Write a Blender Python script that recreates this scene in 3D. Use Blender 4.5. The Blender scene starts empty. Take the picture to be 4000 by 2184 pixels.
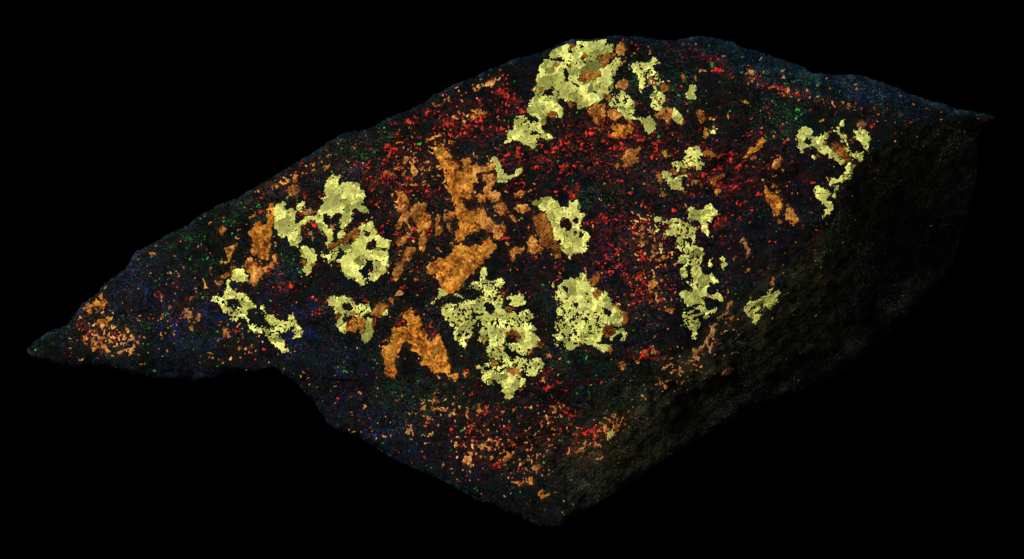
import bpy, math, random
import numpy as np
from mathutils import Vector, Matrix

# ------------------------------------------------------------------ camera, world, lamps
sc = bpy.context.scene
U = 8e-5                      # metres per traced unit (rock is about 30 cm long)
DIST = 14000.0                # camera distance in the same units
ELEV = math.radians(33)
RT = np.array([1.0, 0, 0])
FW = np.array([0, math.cos(ELEV), -math.sin(ELEV)])
UP = np.array([0, math.sin(ELEV), math.cos(ELEV)])
CAM = np.array([0.0, -math.cos(ELEV) * DIST * U, math.sin(ELEV) * DIST * U + 0.095])

cd = bpy.data.cameras.new('camera'); cam = bpy.data.objects.new('camera', cd)
sc.collection.objects.link(cam); sc.camera = cam
cd.sensor_width = 36; cd.lens = 36 * DIST / 4000; cd.clip_start = 0.01; cd.clip_end = 100
cam.matrix_world = Matrix(((RT[0], UP[0], -FW[0], CAM[0]), (RT[1], UP[1], -FW[1], CAM[1]),
                           (RT[2], UP[2], -FW[2], CAM[2]), (0, 0, 0, 1)))
w = bpy.data.worlds.new('World'); sc.world = w; w.use_nodes = True
w.node_tree.nodes['Background'].inputs[0].default_value = (0, 0, 0, 1)
w.node_tree.nodes['Background'].inputs[1].default_value = 0.0
CENTRE = CAM + FW * DIST * U

def lamp(name, dirc, dist, size, energy, col):
    ld = bpy.data.lights.new(name, 'AREA'); ld.shape = 'DISK'; ld.size = size; ld.energy = energy; ld.color = col
    o = bpy.data.objects.new(name, ld); sc.collection.objects.link(o)
    d = RT * dirc[0] + UP * dirc[1] - FW * dirc[2]; d /= np.linalg.norm(d)
    p = CENTRE + d * dist
    o.location = p
    o.rotation_euler = Vector(tuple(-d)).to_track_quat('-Z', 'Y').to_euler()
    return o
lamp('uv_and_fill_lamp', (-0.60, 0.50, 0.76), 1.2, 0.22, 21, (1.0, 1.0, 1.0))  # main ultraviolet lamp
lamp('violet_lamp', (0.25, 0.95, -0.12), 0.9, 0.14, 3.2, (0.25, 0.60, 1.0))
lamp('uv_and_fill_lamp', (0.85, -0.05, 0.55), 1.3, 0.3, 1.2, (1.0, 0.98, 0.9))  # added fill lamp to lift the dark right flank, no known source
vs = sc.view_settings
vs.view_transform = 'Standard'; vs.look = 'None'; vs.exposure = 0.0; vs.gamma = 1.0; vs.use_curve_mapping = False
sc.cycles.use_denoising = False
sc.cycles.max_bounces = 3

# ------------------------------------------------------------------ helpers
S = 2                                   # map step
HH, WW = 2184 // S + 1, 4000 // S + 1
YY, XX = np.mgrid[0:HH, 0:WW].astype(np.float32) * S
rng = np.random.default_rng(7)

FY = np.fft.fftfreq(HH)[:, None].astype(np.float32); FX = np.fft.rfftfreq(WW)[None, :].astype(np.float32)
def noise(lam, ang=None, ratio=1.0):
    """smooth random field of unit deviation with features of about lam units"""
    k0 = S / lam
    if ang is None:
        k = np.sqrt(FY ** 2 + FX ** 2)
    else:
        a = math.radians(ang)
        u = FX * math.cos(a) + FY * math.sin(a); v = -FX * math.sin(a) + FY * math.cos(a)
        k = np.sqrt((u * ratio) ** 2 + v ** 2)
    f = np.exp(-(k / k0) ** 2)
    n = np.fft.irfft2(np.fft.rfft2(rng.standard_normal((HH, WW), dtype=np.float32)) * f, s=(HH, WW))
    n -= n.mean()
    return (n / n.std()).astype(np.float32)

def blur(a, sig):
    k2 = FY ** 2 + FX ** 2
    f = np.exp(-2 * (math.pi * sig / S) ** 2 * k2)
    return np.fft.irfft2(np.fft.rfft2(a) * f, s=(HH, WW)).astype(np.float32)

def inside(poly, X, Y):
    r = np.zeros(X.shape, bool)
    n = len(poly)
    for i in range(n):
        x0, y0 = poly[i]; x1, y1 = poly[(i + 1) % n]
        if y0 == y1: continue
        c = (Y < y0) != (Y < y1)
        r ^= c & (X < (x1 - x0) * (Y - y0) / (y1 - y0) + x0)
    return r

def up8(a, st):
    """bilinear enlargement of a coarse map sampled every st map steps"""
    iy = np.arange(HH) / st; ix = np.arange(WW) / st
    y0 = np.minimum(iy.astype(int), a.shape[0] - 2); x0 = np.minimum(ix.astype(int), a.shape[1] - 2)
    fy = (iy - y0)[:, None]; fx = (ix - x0)[None, :]
    A = a[y0][:, x0]; B = a[y0][:, x0 + 1]; C = a[y0 + 1][:, x0]; D = a[y0 + 1][:, x0 + 1]
    return ((A * (1 - fx) + B * fx) * (1 - fy) + (C * (1 - fx) + D * fx) * fy).astype(np.float32)

ST = 4
GY, GX = np.mgrid[0:HH // ST + 2, 0:WW // ST + 2].astype(np.float32) * S * ST
def line_dist(pts, closed=False):
    """distance to a polyline and side of it (+ = right of travel on the picture)"""
    best = np.full(GX.shape, 1e9, np.float32); sgn = np.ones(GX.shape, np.float32)
    pp = list(pts) + ([pts[0]] if closed else [])
    for (x0, y0), (x1, y1) in zip(pp[:-1], pp[1:]):
        dx, dy = x1 - x0, y1 - y0; L2 = dx * dx + dy * dy
        t = np.clip(((GX - x0) * dx + (GY - y0) * dy) / L2, 0, 1)
        d = np.hypot(GX - x0 - t * dx, GY - y0 - t * dy)
        cr = dx * (GY - y0) - dy * (GX - x0)
        m = d < best - 1e-3
        best[m] = d[m]; sgn[m] = np.sign(cr[m])
    return best, sgn

def softplus(d, s): return s * np.logaddexp(0, d / s)

def pos(px, py, wd):
    t = (DIST - wd)[:, None] * U
    return CAM + t * (FW + RT * ((px - 2000) / DIST)[:, None] - UP * ((py - 1092) / DIST)[:, None])

# ------------------------------------------------------------------ traced outlines
SIL = [(107,1367),(117,1353),(136,1334),(186,1299),(272,1264),(287,1237),(311,1198),(326,1181),(350,1171),(384,1144),
 (392,1124),(423,1093),(452,1080),(482,1054),(505,1031),(520,996),(532,984),(571,963),(602,946),(641,926),(711,887),
 (738,872),(777,841),(827,821),(854,802),(932,771),(971,748),(1000,732),(1017,722),(1095,668),(1188,616),(1266,567),
 (1278,551),(1305,536),(1344,520),(1379,511),(1406,513),(1476,483),(1530,458),(1596,431),(1654,404),(1693,368),
 (1802,316),(1878,290),(1955,255),(2014,232),(2072,220),(2130,197),(2188,170),(2235,152),(2300,150),(2359,145),
 (2402,138),(2441,139),(2518,145),(2600,158),(2654,154),(2693,145),(2751,142),(2800,148),(2889,179),(3029,225),
 (3141,264),(3172,285),(3250,291),(3319,291),(3385,300),(3416,314),(3498,339),(3545,365),(3618,388),(3677,407),
 (3735,429),(3805,434),(3871,452),(3888,462),(3882,479),(3848,499),(3824,514),(3820,600),(3816,697),(3797,794),
 (3759,901),(3713,1056),(3619,1165),(3449,1320),(3309,1445),(3138,1522),(2951,1600),(2734,1709),(2563,1818),
 (2330,1973),(2213,2031),(2199,2054),(2176,2066),(2106,2054),(2045,2026),(1952,1984),(1859,1952),(1766,1896),
 (1626,1835),(1510,1780),(1463,1742),(1393,1705),(1300,1668),(1274,1647),(1227,1570),(1150,1490),(1072,1437),
 (1000,1456),(893,1460),(777,1493),(699,1495),(582,1485),(454,1447),(272,1443),(200,1415),(124,1396)]
RIDGE_RIGHT = [(4100,455),(3700,455),(3600,485),(3459,537),(3366,627),(3288,716),(3261,790),(3193,905),(3125,1019),
 (3065,1130),(2980,1230),(2850,1320),(2730,1410),(2620,1500),(2533,1590),(2432,1690),(2278,1742),(2213,1800),(2200,2059),(2190,2300)]
RIDGE_TOP = [(2250,20),(2480,150),(2647,174),(2732,209),(2800,251),(2978,339),(3133,370),(3288,394),(3424,401),(3580,405),
 (3640,430),(3700,440),(4100,440)]
RIDGE_LEFT = [(100,1380),(300,1260),(450,1120),(640,980),(900,830),(1200,665),(1500,525),(1750,400),(2050,260),(2300,190),(2500,190)]
RIDGE_UNDER = [(-50,1415),(200,1412),(303,1412),(369,1390),(466,1395),(575,1412),(777,1422),(893,1442),(1030,1462),(1100,1560)]

TILE = dict(A=(0,600,1),B=(0,1000,1),C=(800,400,1),D=(800,900,1),E=(1400,500,1),F=(1800,100,1),G=(1400,1000,1),
            H=(2100,700,1),I=(2300,400,1),J=(2300,1000,1),K=(2900,250,1),L=(1300,1500,1.1995))
# kind tile points;  kinds: y pale yellow, x dark gap in the yellow, s crumbly zone, o orange, t tan, b brown, d dull tan
OUT = """
y C 760,990 800,1000 820,1080 870,1060 900,1100 930,1040 1000,990 985,1060 985,1100 940,1090 910,1130 905,1200 930,1220 960,1190 1040,1130 1110,1140 1120,1180 1050,1190 980,1240 960,1300 970,1380 915,1450 870,1430 850,1380 810,1350 760,1360 740,1310 695,1240 690,1110 700,1060
x C 905,1130 930,1090 975,1100 960,1140 980,1180 940,1215 910,1190
s C 790,1000 1000,1000 1000,1100 800,1100
y C 1280,720 1330,740 1365,720 1370,760 1330,800 1340,830 1440,790 1490,800 1550,820 1570,870 1610,930 1590,990 1560,1020 1620,1050 1640,1100 1600,1120 1540,1080 1500,1060 1480,1090 1540,1110 1490,1140 1460,1200 1430,1240 1390,1290 1360,1260 1350,1180 1380,1120 1330,1110 1300,1160 1260,1140 1220,1110 1190,1160 1190,1220 1150,1180 1110,1180 1120,1090 1150,1050 1200,1010 1170,960 1220,930 1195,860 1230,810 1240,760
s C 1230,700 1380,700 1380,800 1230,800
y C 1110,1140 1190,1150 1190,1210 1240,1240 1290,1300 1290,1390 1250,1420 1230,1490 1220,1360 1180,1290 1110,1190
y D 1330,40 1370,20 1430,20 1400,60 1380,105 1340,90
y D 1570,-67 1690,-97 1710,10 1750,60 1880,105 1850,180 1840,260 1855,330 1830,420 1780,445 1730,500 1690,510 1640,490 1650,450 1690,420 1700,350 1680,290 1640,290 1620,330 1570,370 1560,430 1590,470 1635,490 1620,535 1560,545 1480,490 1430,490 1390,430 1365,390 1370,330 1320,300 1270,290 1245,350 1220,290 1160,255 1190,210 1230,240 1290,210 1330,220 1320,280 1370,270 1420,210 1300,190 1300,170 1400,140 1500,110 1540,40
x D 1620,160 1660,90 1730,90 1720,160 1670,210
x D 1770,190 1800,175 1840,190 1800,220
x D 1600,0 1680,0 1660,40 1610,40
s D 1150,190 1400,190 1380,330 1150,340
y D 960,190 1000,150 1040,155 1050,190 1110,190 1120,280 1100,320 1060,350 1080,400 1050,445 990,420 980,370 1020,330 1030,280 970,260
y D 290,400 330,375 390,380 380,430 440,470 440,510 380,515 320,515 270,480
y D 205,490 250,480 240,540 270,600 330,620 390,625 440,680 490,740 520,780 440,790 430,850 430,890 460,940 540,960 620,970 690,990 730,980 760,1000 830,980 820,910 850,860 900,880 930,950 990,1030 960,1060 900,1095 870,1060 900,1040 880,1000 790,1020 770,1060 800,1130 790,1190 830,1210 800,1240 760,1190 700,1150 650,1110 620,1050 550,1030 420,1010 450,980 430,930 410,880 370,870 330,880 310,935 280,900 270,850 200,830 160,800 150,740 70,710 90,660 140,650 170,690 180,620 210,590 200,540
y D 560,780 600,725 605,790 640,840 720,890 800,910 830,920 830,980 760,1000 700,980 640,960 620,890 600,810
x D 230,710 320,700 360,760 300,790 240,760
s D 60,640 330,640 420,800 330,940 150,860
s D 560,900 960,900 960,1100 560,1100
y D 1220,710 1270,650 1310,690 1340,660 1430,660 1490,700 1510,750 1570,740 1660,740 1680,810 1600,850 1540,880 1510,860 1480,830 1450,870 1400,830 1430,930 1410,990 1430,1030 1390,1030 1330,980 1320,920 1380,860 1320,840 1270,760
x D 1380,750 1440,720 1490,770 1460,810 1400,810 1370,770
x D 1380,880 1440,880 1440,920 1390,930
y D 1610,900 1690,880 1700,930 1680,960 1700,1010 1660,1090 1620,1160 1580,1090 1560,1030 1600,980
y D 1820,775 1830,830 1790,860 1780,820
s D 1500,740 1680,740 1680,880 1500,880
o D 1440,930 1500,870 1530,960 1530,1030 1420,1010 1410,980
b D 1530,880 1580,850 1615,890 1600,970 1560,1010 1530,960
b D 1690,890 1720,890 1730,950 1700,1000 1680,990
b D 1320,840 1380,820 1370,870 1320,920
b D 1470,820 1500,795 1525,850 1480,850
y H -60,230 0,210 60,180 120,160 160,210 190,220 220,280 290,290 320,220 380,200 430,230 420,300 430,360 500,350 450,390 430,450 430,500 500,530 540,570 520,630 470,620 500,680 490,730 420,740 360,750 340,820 290,780 240,700 190,690 230,640 240,620 165,610 160,520 130,450 90,430 110,380 80,360 100,330 40,310 0,290
x H 210,410 290,390 340,440 330,510 290,510 260,490 220,470
x H 340,400 390,380 410,430 380,455 350,430
x H 370,520 390,510 405,555 370,555
x H 430,510 470,560 450,600 420,540
s H 230,660 350,660 350,760 230,760
y G 1990,300 2080,230 2230,220 2240,180 2310,180 2300,230 2350,310 2430,330 2375,360 2357,410 2447,360 2507,370 2537,430 2530,470 2627,480 2637,510 2607,540 2657,590 2647,700 2600,715 2547,690 2480,690 2450,760 2447,860 2380,880 2450,890 2530,900 2510,950 2440,960 2360,920 2310,880 2240,880 2230,925 2090,930 2070,870 1990,840 1950,800 1990,760 1970,680 2010,640 2000,560 1990,480 1970,400 2000,350
y G 2560,840 2530,840 2560,780 2587,740 2657,720 2697,780 2697,830 2640,860 2617,850 2650,800 2640,770 2590,790
x G 2040,310 2100,310 2110,360 2050,360
x G 2140,450 2180,475 2200,450 2230,500 2150,510
x G 2460,550 2500,525 2540,550 2530,600 2470,600
x G 2280,380 2300,380 2300,410 2285,405
y G 1930,290 1960,270 1960,330 1930,330
y G 1970,880 2020,880 2020,920 1980,925
s G 1960,480 2200,520 2480,560 2480,720 2300,850 1960,850
s G 2380,560 2520,620 2460,760 2330,760
s G 1960,360 2060,360 2100,520 1960,520
y G 1240,110 1275,115 1280,160 1300,190 1290,240 1350,260 1400,220 1460,230 1465,270 1430,320 1370,350 1400,390 1440,400 1450,470 1430,520 1470,540 1460,580 1540,560 1610,580 1650,550 1680,530 1750,570 1750,640 1700,680 1770,690 1780,740 1720,750 1800,800 1830,850 1790,910 1700,940 1680,1000 1600,1000 1560,960 1510,910 1480,870 1460,930 1500,990 1530,1040 1600,1020 1690,1040 1760,1030 1810,1020 1860,1080 1840,1130 1780,1200 1720,1200 1650,1150 1620,1200 1680,1240 1640,1300 1590,1360 1560,1406 1530,1430 1490,1420 1450,1370 1460,1310 1390,1280 1340,1230 1350,1290 1300,1300 1230,1230 1240,1180 1160,1130 1170,1100 1260,1090 1330,1040 1280,960 1320,880 1320,830 1280,810 1240,880 1200,830 1210,770 1240,720 1230,670 1160,690 1150,760 1110,850 1090,900 1060,940 1020,880 970,830 970,740 920,680 860,630 880,590 820,560 830,510 940,460 1000,480 1060,440 1140,440 1200,420 1260,390 1250,340 1180,330 1100,310 1150,250 1220,240 1230,190 1235,140
y G 960,390 1010,370 1060,400 1000,420
y G 1500,400 1620,380 1690,440 1640,500 1590,500 1520,490 1550,450 1510,430
x G 1260,490 1340,460 1370,530 1340,590 1270,550
x G 1160,570 1250,560 1250,600 1170,610
x G 1180,330 1240,340 1250,380 1190,390
x G 1470,800 1560,790 1590,860 1480,880
x G 1340,1240 1380,1230 1400,1280 1350,1290
b G 1470,510 1580,510 1560,550 1480,550
b G 1440,780 1560,740 1650,800 1590,850 1560,800 1480,800
b G 1480,1130 1590,1130 1660,1190 1560,1200
b G 1440,350 1480,350 1460,420 1440,410
b G 1340,1030 1400,1060 1390,1110 1340,1100
b G 1250,820 1280,820 1270,890 1240,880
s G 860,440 1250,440 1260,850 960,880
s G 1100,230 1470,230 1440,500 1100,400
s G 1250,640 1700,560 1760,700 1500,760 1250,760
s G 1250,880 1600,900 1860,1040 1700,1200 1160,1200
y G 800,330 830,320 900,370 890,400 820,420 800,450 780,430 790,390
y G 720,440 760,450 740,510 720,480
y F 1130,140 1240,150 1330,140 1430,120 1475,125 1470,150 1440,160 1480,190 1535,200 1530,260 1490,290 1400,290 1370,340 1440,350 1500,370 1560,320 1590,340 1590,430 1560,470 1560,510 1500,510 1540,560 1540,630 1500,680 1420,700 1440,750 1370,780 1310,790 1290,820 1180,830 1150,760 1110,750 1030,750 1000,720 940,700 960,740 990,800 1030,860 1030,920 960,920 940,860 880,870 880,930 850,980 800,1010 860,1080 930,1090 920,1130 860,1150 780,1110 750,1130 775,1180 770,1220 730,1240 640,1190 530,1145 430,1200 430,1170 480,1110 475,1050 530,1040 540,940 560,900 640,910 700,960 780,970 760,920 720,910 660,850 670,790 730,720 740,640 760,600 740,500 780,470 790,410 850,340 900,330 890,260 950,210 1010,180 1070,190 1130,190
x F 1040,420 1080,440 1090,550 1060,560 1030,480
x F 1100,570 1200,600 1180,625 1100,590
x F 690,1080 760,1070 770,1100 710,1110
x F 830,640 930,640 940,690 870,710 820,690
x F 640,900 760,920 780,960 700,950
x F 1090,230 1130,250 1110,290 1080,270
x F 900,310 1050,340 1040,360 900,350
x F 1130,170 1160,160 1150,200 1120,200
x F 1190,190 1230,200 1220,235 1190,225
b F 1170,530 1240,460 1350,445 1420,460 1390,520 1300,560 1210,560
b F 1080,180 1140,180 1130,220 1090,230
b F 1230,270 1260,250 1290,290 1240,340 1210,340
b F 1390,310 1450,280 1540,290 1550,320 1500,350 1490,390 1440,430 1430,370
b F 930,370 990,380 970,410 935,405
b F 1060,390 1120,390 1100,430
b F 760,650 790,630 820,660 780,670
b F 870,870 950,870 950,920 890,910
s F 1080,140 1240,150 1240,240 1080,250
s F 1040,330 1260,330 1260,420 1040,440
s F 770,400 830,400 800,520 740,520
s F 690,640 960,640 960,740 690,740
s F 740,1060 940,1060 940,1150 740,1150
s F 560,900 800,900 800,1000 560,1000
y F 1700,410 1730,370 1810,370 1840,390 1930,330 1960,320 1975,380 1930,410 1950,450 1990,470 2000,530 2040,560 2000,590 1950,610 1940,650 2010,650 2050,700 2050,750 2020,800 2030,840 1980,860 1940,830 1900,790 1930,750 1900,690 1940,660 1930,600 1870,570 1850,530 1850,590 1820,640 1790,620 1780,520 1740,470
x F 1880,430 1910,430 1905,460 1880,455
s F 1780,390 2050,440 2060,820 1880,820
y F 1620,650 1650,690 1700,710 1740,760 1755,790 1750,860 1720,890 1770,930 1880,920 1900,910 1930,940 1960,1000 1940,1060 1920,1080 1840,1050 1830,1000 1790,940 1720,940 1660,950 1630,910 1580,850 1570,810 1510,820 1470,810 1490,760 1530,700 1590,690 1600,650
s F 1470,650 1760,650 1740,800 1470,820
s F 1620,890 1790,890 1760,960 1620,960
y F 2130,860 2170,830 2210,870 2240,900 2230,990 2180,980 2120,930
y F 2310,600 2360,580 2375,640 2340,680 2360,720 2330,745 2270,720 2250,680 2290,650
y F 1790,650 1810,660 1800,690 1785,680
y F 1395,830 1425,820 1415,860 1395,855
y E 1290,320 1350,310 1370,265 1390,290 1400,330 1440,360 1430,410 1460,460 1520,470 1570,450 1640,385 1660,410 1600,480 1520,510 1470,560 1440,540 1400,560 1380,500 1390,440 1380,380 1330,340
y I 1255,225 1280,230 1270,275 1255,270
y I 1215,295 1270,290 1270,325 1220,330
y I 950,490 1000,455 1080,435 1130,460 1140,520 1100,540 1160,590 1160,640 1110,680 1060,660 990,660 930,650 900,690 870,680 900,650 830,630 820,600 890,590 950,590 960,540 990,530
x I 1000,545 1040,540 1030,560
s I 820,540 1160,540 1160,680 820,680
y I 740,680 800,690 830,720 820,750 880,760 900,720 970,730 1010,710 1000,740 930,760 920,820 950,860 950,890 900,870 820,880 810,830 760,790 750,750 730,720
y H 1500,290 1550,270 1630,310 1690,290 1690,250 1740,240 1770,290 1810,320 1800,360 1740,380 1760,430 1730,440 1700,380 1690,430 1710,470 1720,590 1660,530 1640,450 1590,400 1530,430 1510,400 1520,350
y H 1180,380 1220,370 1260,420 1330,400 1370,380 1420,400 1470,440 1530,440 1550,490 1600,490 1590,570 1570,610 1600,670 1670,690 1670,740 1640,790 1660,830 1630,860 1670,900 1640,940 1700,960 1780,960 1830,1030 1780,1050 1710,1020 1700,1100 1690,1150 1730,1160 1810,1150 1860,1190 1830,1230 1790,1220 1740,1190 1660,1180 1680,1250 1640,1280 1560,1280 1500,1270 1440,1210 1420,1150 1480,1100 1540,1140 1550,1090 1540,1060 1480,1040 1490,1020 1570,1020 1550,960 1550,870 1500,870 1505,960 1490,1000 1450,990 1445,900 1480,860 1420,820 1400,830 1430,790 1440,740 1400,700 1400,660 1420,560 1440,540 1370,560 1310,570 1250,550 1270,520 1330,500 1300,450 1240,430 1190,410
x H 1370,420 1410,420 1420,450 1380,450
x H 1520,600 1545,610 1560,690 1535,670
x H 1570,1060 1610,1060 1600,1090
s H 1400,430 1600,430 1600,760 1400,760
s H 1480,760 1660,760 1660,900 1480,900
y H 1175,455 1210,455 1220,510 1190,510
y J 940,570 990,550 1040,530 1100,500 1180,510 1220,550 1290,500 1280,560 1220,610 1170,640 1130,590 1110,640 1130,680 1090,740 1100,800 1070,835 1040,810 1040,740 1000,720 1000,690 960,670 940,620
x J 1040,560 1100,540 1110,590 1050,600
x J 1040,490 1140,485 1150,500 1050,505
s J 940,500 1300,500 1180,700 940,700
y H 1325,730 1350,725 1375,780 1350,785
y H 1230,690 1260,690 1230,760 1220,740
y H 1720,820 1760,810 1760,880 1710,890
y H 1840,780 1870,770 1880,830 1910,860 1880,890 1870,930 1860,880 1845,830
y K 550,680 600,640 640,620 690,670 700,720 760,720 810,730 830,680 870,720 860,760 820,780 830,830 880,840 920,880 1000,950 1020,1010 980,1000 940,950 870,950 860,890 820,910 770,880 740,840 700,830 670,820 620,860 610,900 580,880 550,830 570,790 550,740
x K 620,770 650,730 700,750 690,800 650,810
x K 760,845 810,850 790,865
y K 970,640 980,580 1020,545 1050,590 1010,630 980,660 990,700 950,700 890,680 900,660 940,660
y K 980,720 1010,690 1040,740 1060,760 1060,810 1090,820 1050,840 1110,880 1150,930 1200,900 1230,890 1230,830 1200,780 1130,740 1100,720 1140,700 1090,650 1150,660 1180,670 1240,640 1260,690 1300,740 1290,790 1260,810 1290,900 1270,910 1240,880 1200,970 1150,970 1110,940 1060,900 1030,850 1040,800 1000,770
x K 1140,780 1180,770 1200,840 1170,850
s K 1040,800 1300,800 1220,980 1040,900
s K 980,690 1080,690 1080,800 980,800
y K 1040,1010 1080,985 1140,1000 1130,1040 1080,1110 1020,1170 990,1195 960,1180 890,1200 900,1230 880,1230 875,1190 890,1140 960,1140 1000,1120 1020,1060
y K 920,1290 950,1220 975,1220 960,1270 930,1330 915,1360 905,1330
y K 740,1205 790,1250 840,1260 890,1310 860,1350 850,1390 790,1390 750,1340 720,1280
y I 2330,990 2420,990 2455,1030 2420,1120 2380,1120 2340,1160 2320,1130 2380,1090 2410,1050 2370,1020
y K 945,1045 960,1050 945,1080 915,1090 920,1060
y K 700,920 720,910 745,950 720,950
y J 1560,530 1600,460 1640,460 1700,450 1750,430 1770,430 1800,380 1830,320 1840,320 1800,410 1850,400 1880,350 1920,370 1910,420 1880,430 1860,490 1820,530 1800,500 1770,470 1700,480 1690,540 1650,600 1600,590
x J 1610,540 1670,500 1680,515 1620,560
y J 1720,540 1760,540 1730,560
y J 1560,530 1590,460 1700,440 1760,420 1830,310 1850,330 1830,390 1890,345 1925,370 1910,430 1870,500 1820,540 1790,500 1740,490 1700,540 1660,610 1600,595
y J 1640,600 1700,600 1760,585 1745,620 1710,645 1685,680 1640,665 1670,635
y K 1140,660 1240,640 1300,740 1270,800 1220,810 1150,740
y K 1040,830 1120,880 1220,880 1200,960 1120,950 1050,890
y K 1200,790 1260,810 1290,900 1240,890
y K 900,660 1000,680 1060,750 1050,800 1000,770 960,710
y J 1660,610 1690,610 1750,590 1740,610 1700,640 1680,670 1650,660 1680,640
y L 2300,400 2370,385 2370,440 2310,450
y L 700,245 730,245 725,258 700,258
y C 800,680 830,670 815,695
y C 860,632 890,628 870,645
y F 0,960 60,950 30,990 0,1005
o E 780,210 860,200 880,250 900,260 910,310 960,340 1000,390 1000,430 1040,440 1100,460 1180,450 1200,510 1150,530 1110,520 1150,570 1150,620 1130,670 1150,700 1110,730 1040,690 1020,720 1060,760 1100,820 1190,820 1190,880 1170,960 1220,1010 1220,1040 1140,1060 1050,1090 1040,1140 990,1150 980,1090 960,1030 1010,980 1010,920 970,860 970,780 940,730 930,680 910,640 900,560 870,490 860,440 780,390 820,370 810,310 760,260 740,240
t E 1040,310 1080,300 1150,330 1140,370 1220,370 1290,390 1380,390 1350,430 1250,440 1180,450 1110,450 1050,440 1030,400 1060,370 1040,340
t E 1230,470 1370,480 1380,540 1340,590 1340,650 1420,660 1430,700 1400,750 1340,750 1290,700 1260,750 1230,790 1210,740 1220,700 1180,690 1220,650 1270,680 1250,620 1300,590 1270,530 1260,500
t E 1190,800 1240,790 1280,880 1380,950 1400,980 1480,970 1480,1040 1420,1050 1460,1080 1410,1130 1380,1120 1340,1040 1250,1010 1220,970 1180,950
t E 1360,790 1390,760 1460,740 1510,800 1500,840 1420,880 1380,850
t E 1560,750 1600,750 1700,770 1740,820 1650,870 1580,810
t E 1270,350 1320,350 1380,360 1370,400 1310,400
t E 1510,870 1560,890 1610,950 1570,950 1530,910
t E 1140,280 1200,285 1190,305 1150,300
t E 1620,630 1680,630 1650,690 1590,700 1580,680
b E 1760,890 1800,840 1890,850 1900,920 1960,1010 1960,1100 2000,1150 2040,1200 2040,1290 2000,1320 1970,1270 1930,1210 1880,1190 1820,1170 1830,1110 1790,1060 1770,980
t E 1690,1100 1740,1080 1780,1110 1800,1170 1850,1190 1830,1240 1760,1260 1700,1230 1690,1170
t E 1490,1230 1550,1220 1620,1190 1670,1220 1640,1260 1570,1260 1580,1330 1550,1350 1530,1280
t E 1480,1150 1525,1150 1520,1185 1485,1185
o G 990,-97 1030,-127 1070,-87 1140,-107 1180,-127 1240,-97 1290,-177 1340,-177 1350,-137 1395,-97 1360,-57 1330,0 1270,70 1200,110 1170,170 1090,220 1050,280 1030,330 980,340 940,385 900,370 830,310 800,270 760,220 770,190 700,180 665,110 740,60 810,30 880,20 940,-30
t E 385,640 440,620 480,680 500,740 490,820 520,850 560,760 640,750 690,770 660,830 740,890 740,980 690,1030 690,1110 680,1210 640,1260 600,1210 610,1050 590,990 560,900 520,880 500,930 550,990 550,1050 520,1100 460,1180 390,1180 390,1130 440,1080 520,1060 510,980 450,930 430,1000 390,1020 365,980 410,910 430,850 380,840 390,760 390,690
o E 590,860 680,880 730,900 730,970 680,1020 620,1010 600,960
t E 480,1200 580,1190 560,1260 510,1320 430,1360 410,1330 460,1290
t G 390,40 460,80 450,170 400,220 370,260 340,240 340,190 380,110
t E 770,890 800,870 825,890 820,970 835,1030 800,1080 750,1080 770,1000
t E 860,880 900,850 970,850 980,890 930,930 870,930 850,910
t E 880,960 920,950 930,1000 900,1030 880,1010
t E 865,820 880,800 895,830
t E 450,330 450,290 490,270 500,320 480,360 455,355
t E 510,350 550,360 590,430 590,460 550,470 520,410
o E 595,390 640,380 650,410 620,430
t E 650,370 700,350 690,380
t E 245,430 310,430 350,460 300,470 260,450
t E 365,410 430,390 420,420 370,430
t E 430,490 460,470 480,490 460,510
t E 520,490 550,490 545,525 525,515
t E 505,560 560,545 605,570 580,595 520,580
t E 525,240 555,240 555,265 530,268
o E 680,130 740,90 840,60 840,90 760,110 690,140
o E 370,160 410,130 455,130 440,150
o E 760,140 790,140 780,175
o E 800,170 850,160 860,190 800,200
o E 905,120 960,115 975,160 940,170
o E 990,185 1015,185 1010,210
t E 640,540 690,505 680,545 650,555
t E 670,420 730,410 720,435 690,440
t C 830,870 880,820 920,830 965,870 940,910 890,940 850,930 830,890 805,880
t C 680,830 715,790 720,820 690,840
t C 740,800 780,810 850,770 850,800 800,830 750,825
t C 870,770 910,715 940,740 900,800 860,810
o C 1060,690 1085,665 1105,680 1075,700
t C 1210,640 1240,600 1255,640 1220,700 1205,680
t C 1215,560 1240,510 1260,500 1250,550
t C 1130,570 1170,520 1160,560
t C 1080,610 1105,600 1100,640 1080,640
t C 1590,650 1620,655 1610,675
t C 1560,580 1610,535 1590,570
t C 1310,420 1340,400 1330,430
t C 1340,385 1410,355 1380,380
o D 645,-267 690,-287 695,-207 690,-97 660,-27 670,13 640,73 660,150 640,280 560,290 480,240 455,215 480,130 470,60 430,30 480,-10 510,-80 560,-90 600,-50 640,-90 620,-150 635,-200
t D 690,230 720,230 715,330 710,380 660,400 590,430 540,470 530,530 490,570 460,540 460,470 440,430 400,410 390,350 420,290 470,270 500,330 560,370 640,350 680,310 680,260
t D 200,180 240,170 280,150 320,110 340,115 310,180 270,240 250,290 240,340 160,340 150,310 220,310 220,230
b D 250,380 320,355 330,375 280,410 265,440
t D 155,440 250,430 260,450 200,490 160,480
t D 120,510 160,510 160,550 130,550
t C 450,1160 510,1110 500,1150 470,1180
t C 130,1250 160,1230 215,1280 200,1320 170,1325 135,1280
b D 1290,110 1330,110 1440,30 1500,0 1500,60 1420,110 1280,170 1240,165
b C 1430,1300 1490,1270 1560,1290 1540,1360 1500,1390 1420,1320
b D 955,310 1000,290 1010,340 980,370
b D 1050,345 1110,310 1150,330 1080,380
d C 1050,1290 1100,1290 1100,1330 1070,1330
d C 1090,1340 1110,1355 1100,1400 1080,1390
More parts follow.
